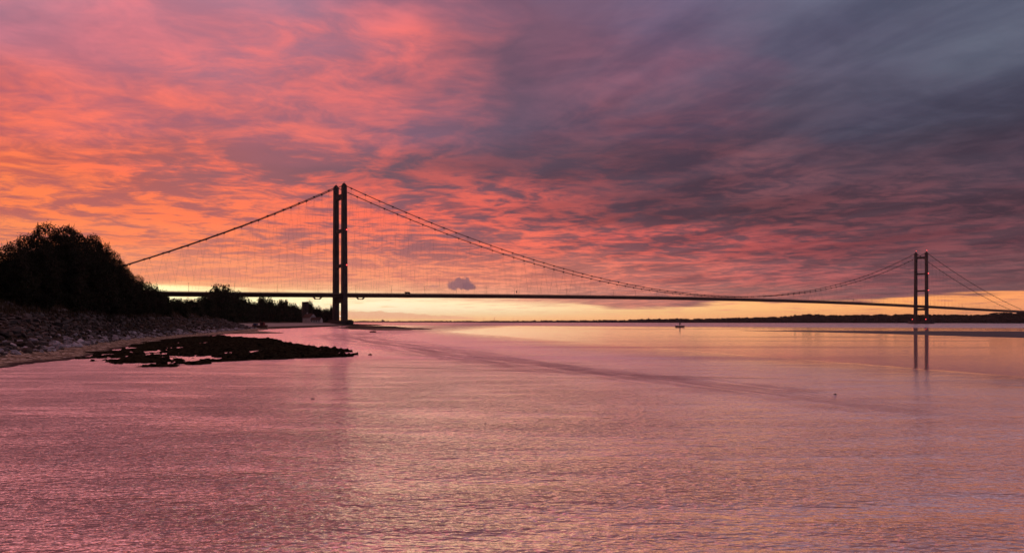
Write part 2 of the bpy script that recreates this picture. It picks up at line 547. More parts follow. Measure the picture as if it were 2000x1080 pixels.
def water_material():
    m = bpy.data.materials.new('river_water')
    m.use_nodes = True
    n = NT(m.node_tree)
    geo = n.n('ShaderNodeNewGeometry')
    pos = geo.outputs['Position']
    x, y, z = n.sep(pos)
    big = n.noise(pos, 0.02, 4.0, 0.6)
    # tide line: rippled shallows on the camera's side, slack water beyond
    ln = n.m('SUBTRACT', 4.0, n.m('ADD', n.m('MULTIPLY', x, 0.0773), n.m('MULTIPLY', y, 0.01782)))
    ln = n.m('ADD', ln, n.m('MULTIPLY', n.m('SUBTRACT', big, 0.5), 0.6))
    ln = n.m('ADD', ln, n.m('MULTIPLY', n.m('SUBTRACT', n.noise(n.comb(n.m('MULTIPLY', x, 0.12), n.m('MULTIPLY', y, 0.05), 1.0), 1.0, 4.0, 0.7), 0.5), 0.22))
    near = n.m('ADD', n.m('MULTIPLY', n.rng(ln, -0.03, 0.12), 0.22), n.m('MULTIPLY', n.rng(ln, -0.05, 1.9), 0.78))
    fringe = n.m('MULTIPLY', near, n.rng(ln, 0.3, 1.1, 1.0, 0.0))
    # wind ruffle beyond the slack water
    lim = n.curve(x, [(-200, 1000), (0, 900), (250, 600), (600, 430), (900, 400)])
    sl = n.noise(n.comb(n.m('MULTIPLY', x, 0.0012), n.m('MULTIPLY', y, 0.012), 0.0), 1.0, 3.0, 0.5)
    far = n.rng(n.m('DIVIDE', n.m('MULTIPLY_ADD', n.m('SUBTRACT', sl, 0.5), 160.0, y), lim), 0.82, 1.15)
    # slick streaks in the slack water
    sl2 = n.noise(n.comb(n.m('MULTIPLY', x, 0.006), n.m('MULTIPLY', y, 0.05), 4.0), 1.0, 3.0, 0.5)
    slick = n.m('MULTIPLY', n.rng(sl2, 0.50, 0.68), n.rng(y, 60, 90))
    # darker ruffled band crossing the shallows
    bc = n.curve(y, [(20, 21.5), (31, 19.5), (39, 16.8), (52, 13.0), (60.6, 9.4), (65, 6.2), (81, 0.0), (100, -6.2), (131, -16.0), (193, -36.0), (240, -50)])
    bw = n.m('MULTIPLY_ADD', y, 0.034, 0.8)
    bn = n.noise(n.comb(n.m('MULTIPLY', x, 0.3), n.m('MULTIPLY', y, 0.10), 0.0), 1.0, 3.0, 0.6)
    bd = n.m('ABSOLUTE', n.m('DIVIDE', n.m('SUBTRACT', n.m('MULTIPLY_ADD', n.m('SUBTRACT', bn, 0.5), 5.0, x), bc), bw))
    stk = n.noise(n.comb(n.m('MULTIPLY', n.m('MULTIPLY_ADD', y, 0.33, x), 0.55), n.m('MULTIPLY', y, 0.035), 2.0), 1.0, 4.0, 0.65)
    cut = n.noise(n.comb(n.m('MULTIPLY', x, 0.9), n.m('MULTIPLY', y, 0.5), 5.0), 1.0, 3.0, 0.6)
    band = n.m('MULTIPLY', n.rng(bd, 0.0, 2.2, 1.0, 0.0), n.rng(y, 24, 60))
    band = n.m('MULTIPLY', band, n.m('MULTIPLY', n.rng(stk, 0.30, 0.62), n.rng(cut, 0.25, 0.6, 0.55, 1.0)))
    # a single long wavelet
    wl = n.m('ABSOLUTE', n.m('SUBTRACT', y, n.curve(x, [(-40, 80.0), (-27.3, 77.6), (-10.9, 73.2), (-2.1, 69.3), (11.3, 60.9), (18.1, 58.4), (24, 57.5)])))
    wline = n.m('MULTIPLY', n.rng(wl, 0.0, 0.9, 1.0, 0.0), n.m('MULTIPLY', n.rng(x, -34, -20), n.rng(x, 14, 22, 1.0, 0.0)))
    # heights of the ripples (m)
    w1 = n.n('ShaderNodeMapping')
    n.put(w1.inputs['Vector'], pos)
    w1.inputs['Scale'].default_value = (0.75, 1.25, 1)
    w1.inputs['Rotation'].default_value = (0, 0, R(8))
    a = n.noise(w1.outputs[0], 4.6, 2.0, 0.5, dist=0.3)
    b_ = n.noise(w1.outputs[0], 1.25, 2.0, 0.5, dist=0.3)
    c_ = n.noise(w1.outputs[0], 0.22, 2.0, 0.5)
    h = n.m('MULTIPLY', a, 0.36)
    h = n.m('MULTIPLY_ADD', b_, 0.52, h)
    h = n.m('MULTIPLY_ADD', c_, 0.25, h)
    calm = n.rng(x, -6, 14, 1.0, 0.45)
    mod = n.rng(n.noise(n.comb(n.m('MULTIPLY', x, 0.12), n.m('MULTIPLY', y, 0.3), 8.0), 1.0, 3.0, 0.5), 0.3, 0.7, 0.45, 1.45)
    nearamp = n.m('MULTIPLY', n.m('MULTIPLY', near, calm), mod)
    nearamp = n.m('MULTIPLY', nearamp, n.rng(y, 14, 150, 1.15, 0.30))
    ampl = n.m('MAXIMUM', nearamp, n.m('MULTIPLY', far, 0.35))
    ampl = n.m('MAXIMUM', ampl, 0.012)
    ampl = n.m('MULTIPLY_ADD', band, 0.5, ampl)
    h = n.m('MULTIPLY', h, ampl)
    h = n.m('MULTIPLY_ADD', wline, 0.10, h)
    bp = n.n('ShaderNodeBump')
    bp.inputs['Strength'].default_value = 1.0
    bp.inputs['Distance'].default_value = 1.0
    n.put(bp.inputs['Height'], h)
    rough = n.m('MULTIPLY_ADD', near, n.rng(y, 22, 130, 0.08, 0.15), 0.022)
    rough = n.m('MULTIPLY_ADD', far, 0.16, rough)
    rough = n.m('MULTIPLY_ADD', slick, 0.07, rough)
    rough = n.m('MULTIPLY_ADD', band, 0.10, rough)
    gl = n.n('ShaderNodeBsdfGlossy', distribution='GGX')
    gl.inputs[0].default_value = (0.97, 0.93, 0.93, 1)
    n.put(gl.inputs['Roughness'], rough)
    n.put(gl.inputs['Normal'], bp.outputs[0])
    df = n.n('ShaderNodeBsdfDiffuse')
    n.put(df.inputs[0], n.mix(near, (0.14, 0.10, 0.10, 1), (0.37, 0.25, 0.25, 1)))
    fr = n.n('ShaderNodeFresnel')
    fr.inputs['IOR'].default_value = 2.1
    n.put(fr.inputs['Normal'], bp.outputs[0])
    fac = n.rng(fr.outputs[0], 0.10, 0.28, 0.0, 1.06, smooth=False)
    fac = n.m('MULTIPLY', fac, n.m('MULTIPLY_ADD', band, -0.62, 1.0))
    fac = n.m('MULTIPLY', fac, n.m('MULTIPLY_ADD', wline, -0.45, 1.0))
    gcol = n.mix(fac, (0, 0, 0, 1), (1.0, 0.92, 0.90, 1))
    n.put(gl.inputs[0], gcol)
    mx = n.n('ShaderNodeAddShader')
    n.put(mx.inputs[0], df.outputs[0])
    n.put(mx.inputs[1], gl.outputs[0])
    o = n.n('ShaderNodeOutputMaterial')
    n.put(o.inputs[0], mx.outputs[0])
    return m


M['water'] = water_material()

# ------------------------------------------------------------------ water and bed
me = np_mesh('water', [(-30000, -2000, 0), (30000, -2000, 0), (30000, 40000, 0), (-30000, 40000, 0)], [(0, 1, 2, 3)], M['water'])
tag(link_mesh('water', me), 'wide river, rippled near the shore and glassy beyond', kind='structure')
M['mud'] = material('sand_bank_mud', (0.085, 0.075, 0.085), 0.7, 0.2, 0.05, 0.3, 2.0, 0.3)

# ------------------------------------------------------------------ left shore
SH = [(-200, 760), (-60, 730), (0, 722), (60, 712), (150, 700), (200, 691), (260, 676), (330, 664), (400, 657), (440, 653), (480, 648), (530, 642.5), (600, 639.8), (650, 637.6), (690, 635.6)]
SHORE = [G(a, b) for a, b in SH]
LAND = SHORE + [(-148, 955), (-190, 1040), (-420, 1500), (-900, 2200), (-2500, 2200), (-2500, -200), (-120, -60), (-70, 10)]
SP = [(655, 639.5), (690, 635.8), (740, 636.4), (790, 639.0), (832, 643.0), (800, 644.2), (760, 645.2), (715, 643.4), (670, 642.6)]
SPIT = [G(a, b) for a, b in SP]
SB = [(470, 648.5), (505, 646.5), (552, 650.5), (520, 651.6), (470, 651.8), (440, 652)]
SLIVER = [G(a, b) for a, b in SB]


def seg_dist(P, A, B):
    ab = B - A
    t_ = np.clip(((P - A) @ ab) / (ab @ ab), 0, 1)
    return np.linalg.norm(P - A - t_[:, None] * ab, axis=1)


def sdf(P, poly):
    P = np.asarray(P, dtype=float)
    poly = [np.array(p, dtype=float) for p in poly]
    d = np.full(len(P), 1e9)
    ins = np.zeros(len(P), dtype=bool)
    for i in range(len(poly)):
        A, B = poly[i], poly[(i + 1) % len(poly)]
        d = np.minimum(d, seg_dist(P, A, B))
        c = ((A[1] > P[:, 1]) != (B[1] > P[:, 1]))
        with np.errstate(divide='ignore', invalid='ignore'):
            xi = (B[0] - A[0]) * (P[:, 1] - A[1]) / (B[1] - A[1] if B[1] != A[1] else 1e-9) + A[0]
        ins ^= c & (P[:, 0] < xi)
    return np.where(ins, d, -d)


_perm = RNG.random((64, 64))


def vnoise(x, y, s):
    """smooth value noise, period 64 cells"""
    x = np.asarray(x) / s + 1000.5
    y = np.asarray(y) / s + 1000.5
    xi, yi = np.floor(x).astype(int), np.floor(y).astype(int)
    fx, fy = x - xi, y - yi
    fx, fy = fx * fx * (3 - 2 * fx), fy * fy * (3 - 2 * fy)
    g = lambda i, j: _perm[i % 64, j % 64]
    return (g(xi, yi) * (1 - fx) + g(xi + 1, yi) * fx) * (1 - fy) + (g(xi, yi + 1) * (1 - fx) + g(xi + 1, yi + 1) * fx) * fy


def fbm(x, y, s, o=4, gain=0.5):
    r, a, tot = 0, 1.0, 0
    for k in range(o):
        r = r + a * vnoise(x + 37.1 * k, y - 19.7 * k, s / 2 ** k)
        tot += a
        a *= gain
    return r / tot


def ground_z(P):
    P = np.asarray(P, dtype=float)
    s = sdf(P, LAND)
    x, y = P[:, 0], P[:, 1]
    s = s + (fbm(x, y, 9.0) - 0.5) * 3.0
    near = np.interp(s, [-12, -3, 0, 3.5, 7, 16, 24, 60, 200, 600], [-0.9, -0.25, 0.0, 0.4, 1.0, 6.3, 6.6, 8.0, 12.0, 20.0])
    far = np.interp(s, [-12, -3, 0, 6, 22, 38, 44, 80, 250, 600], [-0.9, -0.2, 0.0, 0.9, 1.4, 2.8, 4.0, 6.0, 12.0, 18.0])
    k = np.clip((y - 330) / 160, 0, 1)
    z = near * (1 - k) + far * k
    z = z + (fbm(x, y, 2.5) - 0.5) * np.where(s > 0, 0.35, 0.1)
    sp = sdf(P, SPIT) + (fbm(x, y, 30.0) - 0.5) * 26.0
    z = np.maximum(z, np.interp(sp, [-12, 0, 14], [-0.9, 0.0, 0.35]) + (fbm(x, y, 6) - 0.5) * 0.3)
    sp = sdf(P, SLIVER) + (fbm(x, y, 8.0) - 0.5) * 6.0
    z = np.maximum(z, np.interp(sp, [-6, 0, 6], [-0.6, 0.0, 0.45]) + (fbm(x, y, 3) - 0.5) * 0.3)
    return z


def polar_grid(a0, a1, na, d0, d1, nd, zfun, name, mat, keep=-0.55, smooth=True):
    aa = np.tan(np.radians(np.linspace(a0, a1, na)))
    dd = np.exp(np.linspace(math.log(d0), math.log(d1), nd))
    D, A = np.meshgrid(dd, aa, indexing='ij')
    P = np.stack([(A * D).ravel(), D.ravel()], axis=1)
    z = zfun(P)
    V = np.column_stack([P, z])
    i, j = np.meshgrid(np.arange(nd - 1), np.arange(na - 1), indexing='ij')
    q = (i * na + j).ravel()
    Fc = np.column_stack([q, q + 1, q + na + 1, q + na])
    ok = (z[Fc].max(axis=1) > keep)
    Fc = Fc[ok]
    used = np.unique(Fc)
    remap = np.full(len(V), -1)
    remap[used] = np.arange(len(used))
    return np_mesh(name, V[used], remap[Fc], mat, smooth)


me = polar_grid(-50, -5.5, 420, 38, 2100, 460, ground_z, 'river_bank', M['terrain'])
tag(link_mesh('river_bank', me), 'river bank with shingle beach under the boulder slope', kind='structure')

# seaweed covered spit of stones in front of the beach
WE = [(150, 694), (220, 678), (300, 666), (380, 658.5), (430, 656.6), (475, 658.5), (520, 664), (560, 669), (600, 678), (640, 683), (680, 686.5), (706, 690.5), (690, 696.5), (640, 698.5),
      (560, 701.5), (480, 703.5), (430, 707), (400, 711), (350, 716), (300, 716), (235, 717), (160, 712)]
WEED = [G(a, b) for a, b in WE]
M['weed_mud'] = M['weed']


def weed_z(P):
    x, y = P[:, 0], P[:, 1]
    s = sdf(P, WEED)
    s = s + (fbm(x, y, 4.0) - 0.5) * 2.5
    px = 1000 + x * F / y
    py = HY + CAMZ * F / y
    dens = np.interp(px, [160, 280, 420, 560, 700], [-0.18, -0.06, 0.04, 0.15, 0.25]) - np.interp(py, [680, 716], [0.0, 0.16])
    dens = dens + np.interp(py, [655, 668], [0.15, 0.0])
    nz = fbm(x * 1.0, y * 0.5, 2.4, 4, 0.65) - 0.5
    h = 0.10 * np.clip(s / 4.0, -1, 1) + 1.25 * nz + 0.50 * dens - 0.01
    h = np.where(s < 0, np.minimum(h, s * 0.2), h)
    h = h + 0.8 * np.maximum(0, vnoise(x, y, 0.7) - 0.6) * (h > 0.02)
    h = h + 0.5 * np.maximum(0, vnoise(x + 9, y * 0.7, 2.1) - 0.55) * (h > 0.02)
    return np.clip(h, -0.2, np.interp(px, [250, 420, 520], [0.20, 0.38, 0.6]))


me = polar_grid(-28, -9, 560, 66, 255, 420, weed_z, 'seaweed_bed', M['weed'], keep=-0.05)
tag(link_mesh('seaweed_bed', me), 'dark seaweed covered stones spreading as a low spit into the shallows', 'seaweed', kind='stuff')

# sand bank on the right
SBK = [(1430, 645.3), (1600, 645.9), (1800, 646.6), (2000, 647.4), (2300, 648.5), (2300, 672), (2000, 659.6), (1900, 657), (1800, 654), (1700, 651), (1600, 648.6), (1500, 646.6)]
BANK = [G(a, b) for a, b in SBK]


def bank_z(P):
    s = sdf(P, BANK) + (fbm(P[:, 0], P[:, 1], 16.0) - 0.5) * 3.0
    return np.interp(s, [-8, 0, 3, 30], [-0.5, 0.0, 0.10, 0.20])


me = polar_grid(13, 42, 260, 150, 460, 240, bank_z, 'sand_bank', M['mud'], keep=-0.06)
tag(link_mesh('sand_bank', me), 'low grey sand bank lying bare in the river', kind='structure')

# ------------------------------------------------------------------ bridge
NT_ = Vector((-195.4, 939.0, 0))
FT_ = Vector((902.5, 1823.0, 0))
AX = (FT_ - NT_)
SPAN = AX.length
AX.normalize()
TR = Vector((AX.y, -AX.x, 0))
ROT = math.atan2(AX.y, AX.x)


def BP(t_, s, z):
    p = NT_ + AX * t_ + TR * s
    return Vector((p.x, p.y, z))


_dt = np.array([-300, 0, 350, 705, 1060, 1410, 1940])
_dz = np.array([32.5, 36.4, 40.8, 44.2, 43.0, 39.9, 33.2])
_dc = np.polyfit(_dt / 1000, _dz, 4)
deck_z = lambda t_: float(np.polyval(_dc, t_ / 1000))
gap = lambda t_: float(np.interp(t_, [-300, 0, SPAN, SPAN + 530], [9.6, 9.8, 11.5, 13.5]))
TOPN, TOPF, MID = 158.0, 156.0, 46.2


def cable_z(t_):
    if t_ < 0:
        return TOPN + 0.508 * t_ + 0.00031 * t_ * t_
    if t_ <= SPAN:
        k = t_ / SPAN
        ends = TOPN * (1 - k) + TOPF * k
        return ends - (0.5 * (TOPN + TOPF) - MID) * 4 * k * (1 - k)
    k = (t_ - SPAN) / 530.0
    return TOPF * (1 - k) + 35.5 * k - 8.7 * 4 * k * (1 - k)


bridge = empty('suspension_bridge', BP(0, 0, 0))
tag(bridge, 'long suspension bridge in silhouette with two portal towers across the river', 'bridge')
BO = bridge.location.copy()


class BB(MB):
    """bridge part builder in world coordinates, stored relative to the bridge's base"""
    def build(self, name, mat, parent=bridge, smooth=False):
        self.v = [(a - BO.x, b - BO.y, c) for a, b, c in self.v]
        o = link_mesh(name, self.mesh(name, mat, smooth), bridge)
        if parent is not bridge:
            o.parent = parent
        return o


# deck: aerofoil box girder with walkways
ts = [-285 + 15 * i for i in range(int((SPAN + 700 + 285) / 15) + 1)]
g = BB()
sec = [(-14.2, -0.9), (-11.0, -0.2), (-10.8, 0.0), (10.8, 0.0), (11.0, -0.2), (14.2, -0.9), (14.2, -1.25), (10.6, -2.2), (8.6, -4.4), (-8.6, -4.4), (-10.6, -2.2), (-14.2, -1.25)]
g.loft([[BP(t_, s, deck_z(t_) + z) for s, z in sec] for t_ in ts])
g.build('deck', M['deck_steel'])
for s0, zo, h in ((-14.0, -0.9, 1.25), (14.0, -0.9, 1.25), (-10.6, 0.0, 1.1), (10.6, 0.0, 1.1)):
    g = BB()
    for z in (0.35, 0.7, h):
        g.loft([[BP(t_, s0 + a, deck_z(t_) + zo + z + b) for a, b in ((-.03, -.035), (.03, -.035), (.03, .035), (-.03, .035))] for t_ in ts])
    t_ = -280.0
    while t_ < SPAN + 560:
        p = BP(t_, s0, deck_z(t_) + zo + h / 2 + 0.02)
        g.box(p, 0.07, 0.07, h, ROT)
        t_ += 3.0
    g.build('railing', M['rail_steel'])


def tower(t_, top, sp_top, sp_base, base_z, beams, wt, wb):
    legs = []
    for sg in (-1, 1):
        g = BB()
        rings = []
        for k in range(13):
            q = k / 12.0
            z = base_z + (top - base_z) * q
            s = sg * (sp_base * (1 - q) + sp_top * q)
            hw = 0.5 * (wb * (1 - q) + wt * q)
            ch = 0.16 * hw
            o8 = [(-hw, -hw + ch), (-hw + ch, -hw), (hw - ch, -hw), (hw, -hw + ch), (hw, hw - ch), (hw - ch, hw), (-hw + ch, hw), (-hw, hw - ch)]
            rings.append([BP(t_ + a, s + b, z) for a, b in o8])
        g.loft(rings)
        leg = g.build('tower_leg', M['concrete'])
        legs.append(leg)
        g = BB()                                    # saddle housing on the leg head
        g.box(BP(t_, sg * sp_top, top + 0.75), wt * 0.8, wt * 0.5, 1.5, ROT)
        g.box(BP(t_, sg * sp_top, top + 2.0), wt * 0.42, wt * 0.3, 1.1, ROT)
        g.tube([BP(t_ + 0.8, sg * sp_top, top + 2.5), BP(t_ + 0.8, sg * sp_top, top + 4.6)], 0.14)
        g.build('cable_saddle', M['cable_steel'])
    for zc, hh in beams:
        q = (zc - base_z) / (top - base_z)
        s = sp_base * (1 - q) + sp_top * q
        hw = 0.5 * (wb * (1 - q) + wt * q)
        g = BB()
        sc_ = s - hw + 0.4
        r = []
        for k in range(7):
            u = -1 + k / 3.0
            hh2 = hh * (1 + 0.25 * u * u * u * u)
            r.append([BP(t_ + a, u * sc_, zc + b) for a, b in ((-hw * .72, -hh2 / 2), (hw * .72, -hh2 / 2), (hw * .72, hh2 / 2), (-hw * .72, hh2 / 2))])
        g.loft(r)
        g.build('cross_beam', M['concrete'])
    return legs


tower(0, TOPN - 0.3, 9.8, 10.4, 2.0, [(145.3, 5.6), (106.8, 3.6), (67.3, 3.6), (29.2, 7.6)], 5.0, 6.2)
tower(SPAN, TOPF - 0.3, 11.5, 12.2, 3.0, [(145.2, 4.4), (109.5, 3.4), (72.2, 3.4), (31.5, 4.6)], 5.0, 6.6)
# tower foundations
g = BB()
g.box(BP(0, 0, 2.6), 15, 36, 6.0, ROT)
g.box(BP(0, 16, 5.9), 9, 9, 1.0, ROT)
g.box(BP(0, -16, 5.9), 9, 9, 1.0, ROT)
g.build('tower_base', M['concrete'])
g = BB()
r = []
for z, f in ((-3, 1.0), (4.8, 1.0), (5.6, 0.97)):
    ring = []
    for k in range(28):
        a = 2 * math.pi * k / 28
        ring.append(BP(SPAN + math.copysign(abs(math.cos(a)) ** 0.5, math.cos(a)) * 9.0 * f, math.copysign(abs(math.sin(a)) ** 0.5, math.sin(a)) * 27.0 * f, z))
    r.append(ring)
g.loft(r)
for sg in (-1, 1):
    g.box(BP(SPAN, sg * 12.2, 7.4), 11.5, 13, 4.2, ROT)
g.build('tower_base', M['concrete'])

# main cables with their clamps
PAN = SPAN / 78.0
nodes = [-PAN * (k + .5) for k in range(15)] + [PAN * (k + .5) for k in range(78)] + [SPAN + PAN * (k + .5) for k in range(29)]
nodes.sort()
for sg in (-1, 1):
    g = BB()
    tt = sorted(set([-281.0, 0.0, SPAN, SPAN + 530] + nodes + [-270 + 6 * k for k in range(44)]))
    g.tube([BP(t_, sg * gap(t_), cable_z(t_)) for t_ in tt], 0.42, 7)
    for t_ in nodes:
        d = (BP(t_ + 1, 0, cable_z(t_ + 1)) - BP(t_ - 1, 0, cable_z(t_ - 1))).normalized()
        p = BP(t_, sg * gap(t_), cable_z(t_))
        g.tube([p - d * 0.8, p + d * 0.8], 0.85, 7)
        g.tube([p, p - Vector((0, 0, 1.5))], 0.3, 5)
    g.build('main_cable', M['cable_steel'])
    g = BB()                                          # hand strand above the cable
    for off in (1.25,):
        g.tube([BP(t_, sg * gap(t_) + 0.3, cable_z(t_) + off) for t_ in tt], 0.05, 4)
    g.build('hand_rope', M['cable_steel'])
# inclined hangers, two from each clamp
hang = []
for sg in (-1, 1):
    for t_ in nodes:
        for e in (-1, 1):
            td = t_ + e * PAN * 0.46
            z0, z1 = deck_z(td) - 0.5, cable_z(t_)
            if z1 - z0 < 1.0:
                continue
            a, b = BP(td, sg * (gap(t_) + 0.2), z0), BP(t_, sg * gap(t_), z1 - 0.4)
            px = 1000 + F * b.x / b.y
            vis = (-40 < px < 2040)
            hang.append((-(z1 - z0) / b.y if vis else 9, a, b))
hang.sort(key=lambda q: q[0])
for k, (q, a, b) in enumerate(hang[:100]):
    g = BB()
    g.tube([a, b], 0.043, 4)
    g.build('hanger', M['cable_steel'])
g = BB()
for q, a, b in hang[100:]:
    g.tube([a, b], 0.043, 4)
tag(g.build('hanger', M['cable_steel']), 'remaining thin inclined hangers', kind='stuff')
# road lamps along the deck
for k in range(44):
    t_ = -215 + 47.0 * k
    if abs(t_) < 8 or abs(t_ - SPAN) < 8: continue
    z = deck_z(t_)
    g = BB()
    g.tube([BP(t_, 0, z), BP(t_, 0, z + 9.0)], [0.17, 0.09], 5)
    g.tube([BP(t_, -1.6, z + 9.2), BP(t_, 0, z + 9.0), BP(t_, 1.6, z + 9.2)], 0.08, 5)
    g.box(BP(t_, -1.9, z + 9.2), 0.35, 0.9, 0.18, ROT)
    g.box(BP(t_, 1.9, z + 9.2), 0.35, 0.9, 0.18, ROT)
    g.build('lamp_post', M['rail_steel'])
# a sign on its post, inspection gantries, navigation lamps


def t_at(px, s=0.0):
    k = (px - 1000) / F
    bx, by = NT_.x + TR.x * s, NT_.y + TR.y * s
    return (k * by - bx) / (AX.x - k * AX.y)


t_ = t_at(1010, 14)
g = BB()
g.tube([BP(t_, 13, deck_z(t_) - 1), BP(t_, 13, deck_z(t_) + 3.6)], 0.12, 5)
g.box(BP(t_, 13, deck_z(t_) + 3.6), 1.6, 0.2, 2.4, ROT)
g.build('road_sign', M['deck_steel'])
t_ = t_at(1668, 14)
g = BB()
g.tube([BP(t_, 13, deck_z(t_) - 1), BP(t_, 13, deck_z(t_) + 3.6)], 0.15, 5)
g.box(BP(t_, 13, deck_z(t_) + 4.2), 1.8, 0.3, 2.6, ROT)
g.build('road_sign', M['deck_steel'])
for px in (620, 704):
    t_ = t_at(px, 0)
    z = deck_z(t_) - 4.3
    g = BB()
    for s in (-1.3, 1.3):
        g.tube([BP(t_ - 5.0, s, z + 0.2), BP(t_ - 2.6, s, z - 2.2), BP(t_ + 2.6, s, z - 2.2), BP(t_ + 5.0, s, z + 0.2)], 0.5, 6)
        g.tube([BP(t_ - 5.2, s, z), BP(t_ + 5.2, s, z)], 0.35, 6)
    g.box(BP(t_, 0, z - 2.3), 5.2, 2.8, 0.35, ROT)
    g.build('inspection_gantry', M['deck_steel'])


def lamp(p, r, mat, name='warning_lamp'):
    g = BB()
    g.ball(p, r, 8)
    o = g.build(name, mat)
    g = BB()
    g.box((p[0], p[1], p[2] - r - 0.25), r * 1.4, r * 1.4, 0.5, ROT)
    g.v = [(a - BO.x, b - BO.y, c) for a, b, c in g.v]
    h = link_mesh('lamp_bracket', g.mesh('lamp_bracket', M['cable_steel']), o)
    return o


for t0, top, sp, zb, zt, wd in ((0, TOPN, 9.8, 107.5, 68.0, 5.5), (SPAN, TOPF, 11.5, 110.5, 73.5, 5.8)):
    for z in (zb, zt):
        q = z / top
        lamp(BP(t0 - 0.5 * wd * 0.0 + (wd * 0.28), sp + wd * 0.5 + 0.7, z), 0.5 if t0 == 0 else 0.75, M['red_lamp'])
for s in (-1, 1):
    lamp(BP(SPAN, s * 11.5 + 0.8, TOPF + 4.6), 0.5, M['red_lamp'])
for s in (-22.5, 7.0):
    lamp(BP(SPAN - 4.0, s + 5.0, 9.8), 0.7, M['red_lamp'])
lamp(BP(-3.6, 7.2, 10.2), 0.42, M['white_lamp'], 'white_lamp')

# van crossing the bridge
t_ = t_at(791, 0)
vz = deck_z(t_)
van = empty('delivery_van', BP(t_, 6.0, vz), ROT)
van.scale = (1.0, 0.9, 0.78)
tag(van, 'dark high van driving along the bridge deck right of the near tower', 'van')
M['van_paint'] = material('van_paint', (0.10, 0.08, 0.08), 0.4, 0.1, 1.0, spec=0.5)
M['tyre'] = material('tyre_rubber', (0.03, 0.03, 0.03), 0.8)
M['glass'] = material('dark_window_glass', (0.04, 0.045, 0.055), 0.12, 0.1, 1.0, spec=0.8)
g = MB()
g.loft([[(x, y, z) for x, z in ((-3.6, 0.5), (3.5, 0.5), (3.6, 1.35), (2.75, 1.65), (2.15, 2.75), (1.9, 2.95), (-3.5, 2.95), (-3.6, 2.8))] for y in (-1.05, 1.05)])
g.build('body', M['van_paint'], van)
g = MB()
g.loft([[(x, y, z) for x, z in ((2.30, 1.72), (2.86, 1.72), (2.32, 2.55), (1.95, 2.62))] for y in (-1.07, 1.07)])
g.build('window', M['glass'], van)
for x in (-2.3, 2.3):
    for y in (-0.95, 0.95):
        g = MB()
        g.tube([(x, y - 0.14, 0.42), (x, y + 0.14, 0.42)], 0.42, 14)
        g.build('wheel', M['tyre'], van)

# ------------------------------------------------------------------ boulders of the bank
def rock_mesh(seed, flat=1.0):
    rr = random.Random(seed)
    bm = bmesh.new()
    n_ = rr.randint(11, 16)
    for _ in range(n_):
        v = Vector((rr.gauss(0, 1), rr.gauss(0, 1), rr.gauss(0, 1))).normalized()
        v = Vector((v.x * rr.uniform(.75, 1.1), v.y * rr.uniform(.6, .9), v.z * 0.62 * flat * rr.uniform(.8, 1.1)))
        bm.verts.new(v * 0.5)
    bmesh.ops.convex_hull(bm, input=bm.verts)
    for v in [v for v in bm.verts if not v.link_faces]:
        bm.verts.remove(v)
    bmesh.ops.bevel(bm, geom=[e for e in bm.edges], offset=0.03, segments=1, affect='EDGES', profile=0.5)
    bmesh.ops.triangulate(bm, faces=bm.faces)
    vs = np.array([v.co[:] for v in bm.verts])
    fs = np.array([[v.index for v in f.verts] for f in bm.faces])
    bm.verts.index_update()
    fs = np.array([[v.index for v in f.verts] for f in bm.faces])
    bm.free()
    return vs, fs


proto = [rock_mesh(100 + k) for k in range(16)] + [rock_mesh(300 + k, 0.6) for k in range(8)]
pm = {}
for k, (vs, fs) in enumerate(proto):
    pm[k, 0] = np_mesh('boulder', vs, fs, M['rock'])
    pm[k, 1] = np_mesh('boulder', vs, fs, M['rock_pale'])


def shore_point(u, s):
    """point u metres along the shoreline from its near end, s metres inland"""
    for i in range(len(SHORE) - 1):
        A, B = Vector(SHORE[i]), Vector(SHORE[i + 1])
        L = (B - A).length
        if u <= L:
            d = (B - A) / L
            p = A + d * u
            return p.x - d.y * s, p.y + d.x * s
        u -= L
    return None


cand = []
rr = random.Random(21)
U0 = 0.0
for _ in range(14000):
    u = rr.uniform(0, 390) if rr.random() < 0.6 else rr.uniform(0, 160)
    s = rr.uniform(4.6, 17.0)
    p = shore_point(u, s)
    if p is None or p[1] < 30: continue
    px = 1000 + F * p[0] / p[1]
    if px < -330: continue
    cand.append((p[0], p[1], s, px))
# drop candidates that crowd each other
grid = {}
rocks = []
for x, y, s, px in cand:
    size = rr.choice((0.55, 0.7, 0.85, 1.05, 1.3, 1.7)) * rr.uniform(0.85, 1.15)
    if y > 220: size *= 1.15
    if s < 6: size *= 0.75
    key = (int(x / 1.2), int(y / 1.2))
    bad = False
    for i in (-1, 0, 1):
        for j in (-1, 0, 1):
            for q in grid.get((key[0] + i, key[1] + j), ()):
                if (q[0] - x) ** 2 + (q[1] - y) ** 2 < (0.30 * (q[2] + size)) ** 2:
                    bad = True
    if bad: continue
    grid.setdefault(key, []).append((x, y, size))
    rocks.append((x, y, s, px, size))
gz = ground_z([(r[0], r[1]) for r in rocks])
pal = fbm(np.array([r[0] for r in rocks]), np.array([r[1] for r in rocks]), 7.0)
items = []
for (x, y, s, px, size), z, pn in zip(rocks, gz, pal):
    pale = 1 if (z < 0.95 + 2.6 * (pn - 0.5) and rr.random() < 0.8) else (1 if (z < 2.2 and rr.random() < 0.14) else 0)
    if pale: size *= 1.1
    k = rr.randrange(16, 24) if pale and rr.random() < .7 else rr.randrange(0, 16)
    rot = (rr.uniform(-.4, .4), rr.uniform(-.4, .4), rr.uniform(0, 6.28))
    items.append((size / y if px > -25 else 0.0, x, y, z + size * 0.12, size, k, pale, rot))
items.sort(key=lambda q: -q[0])
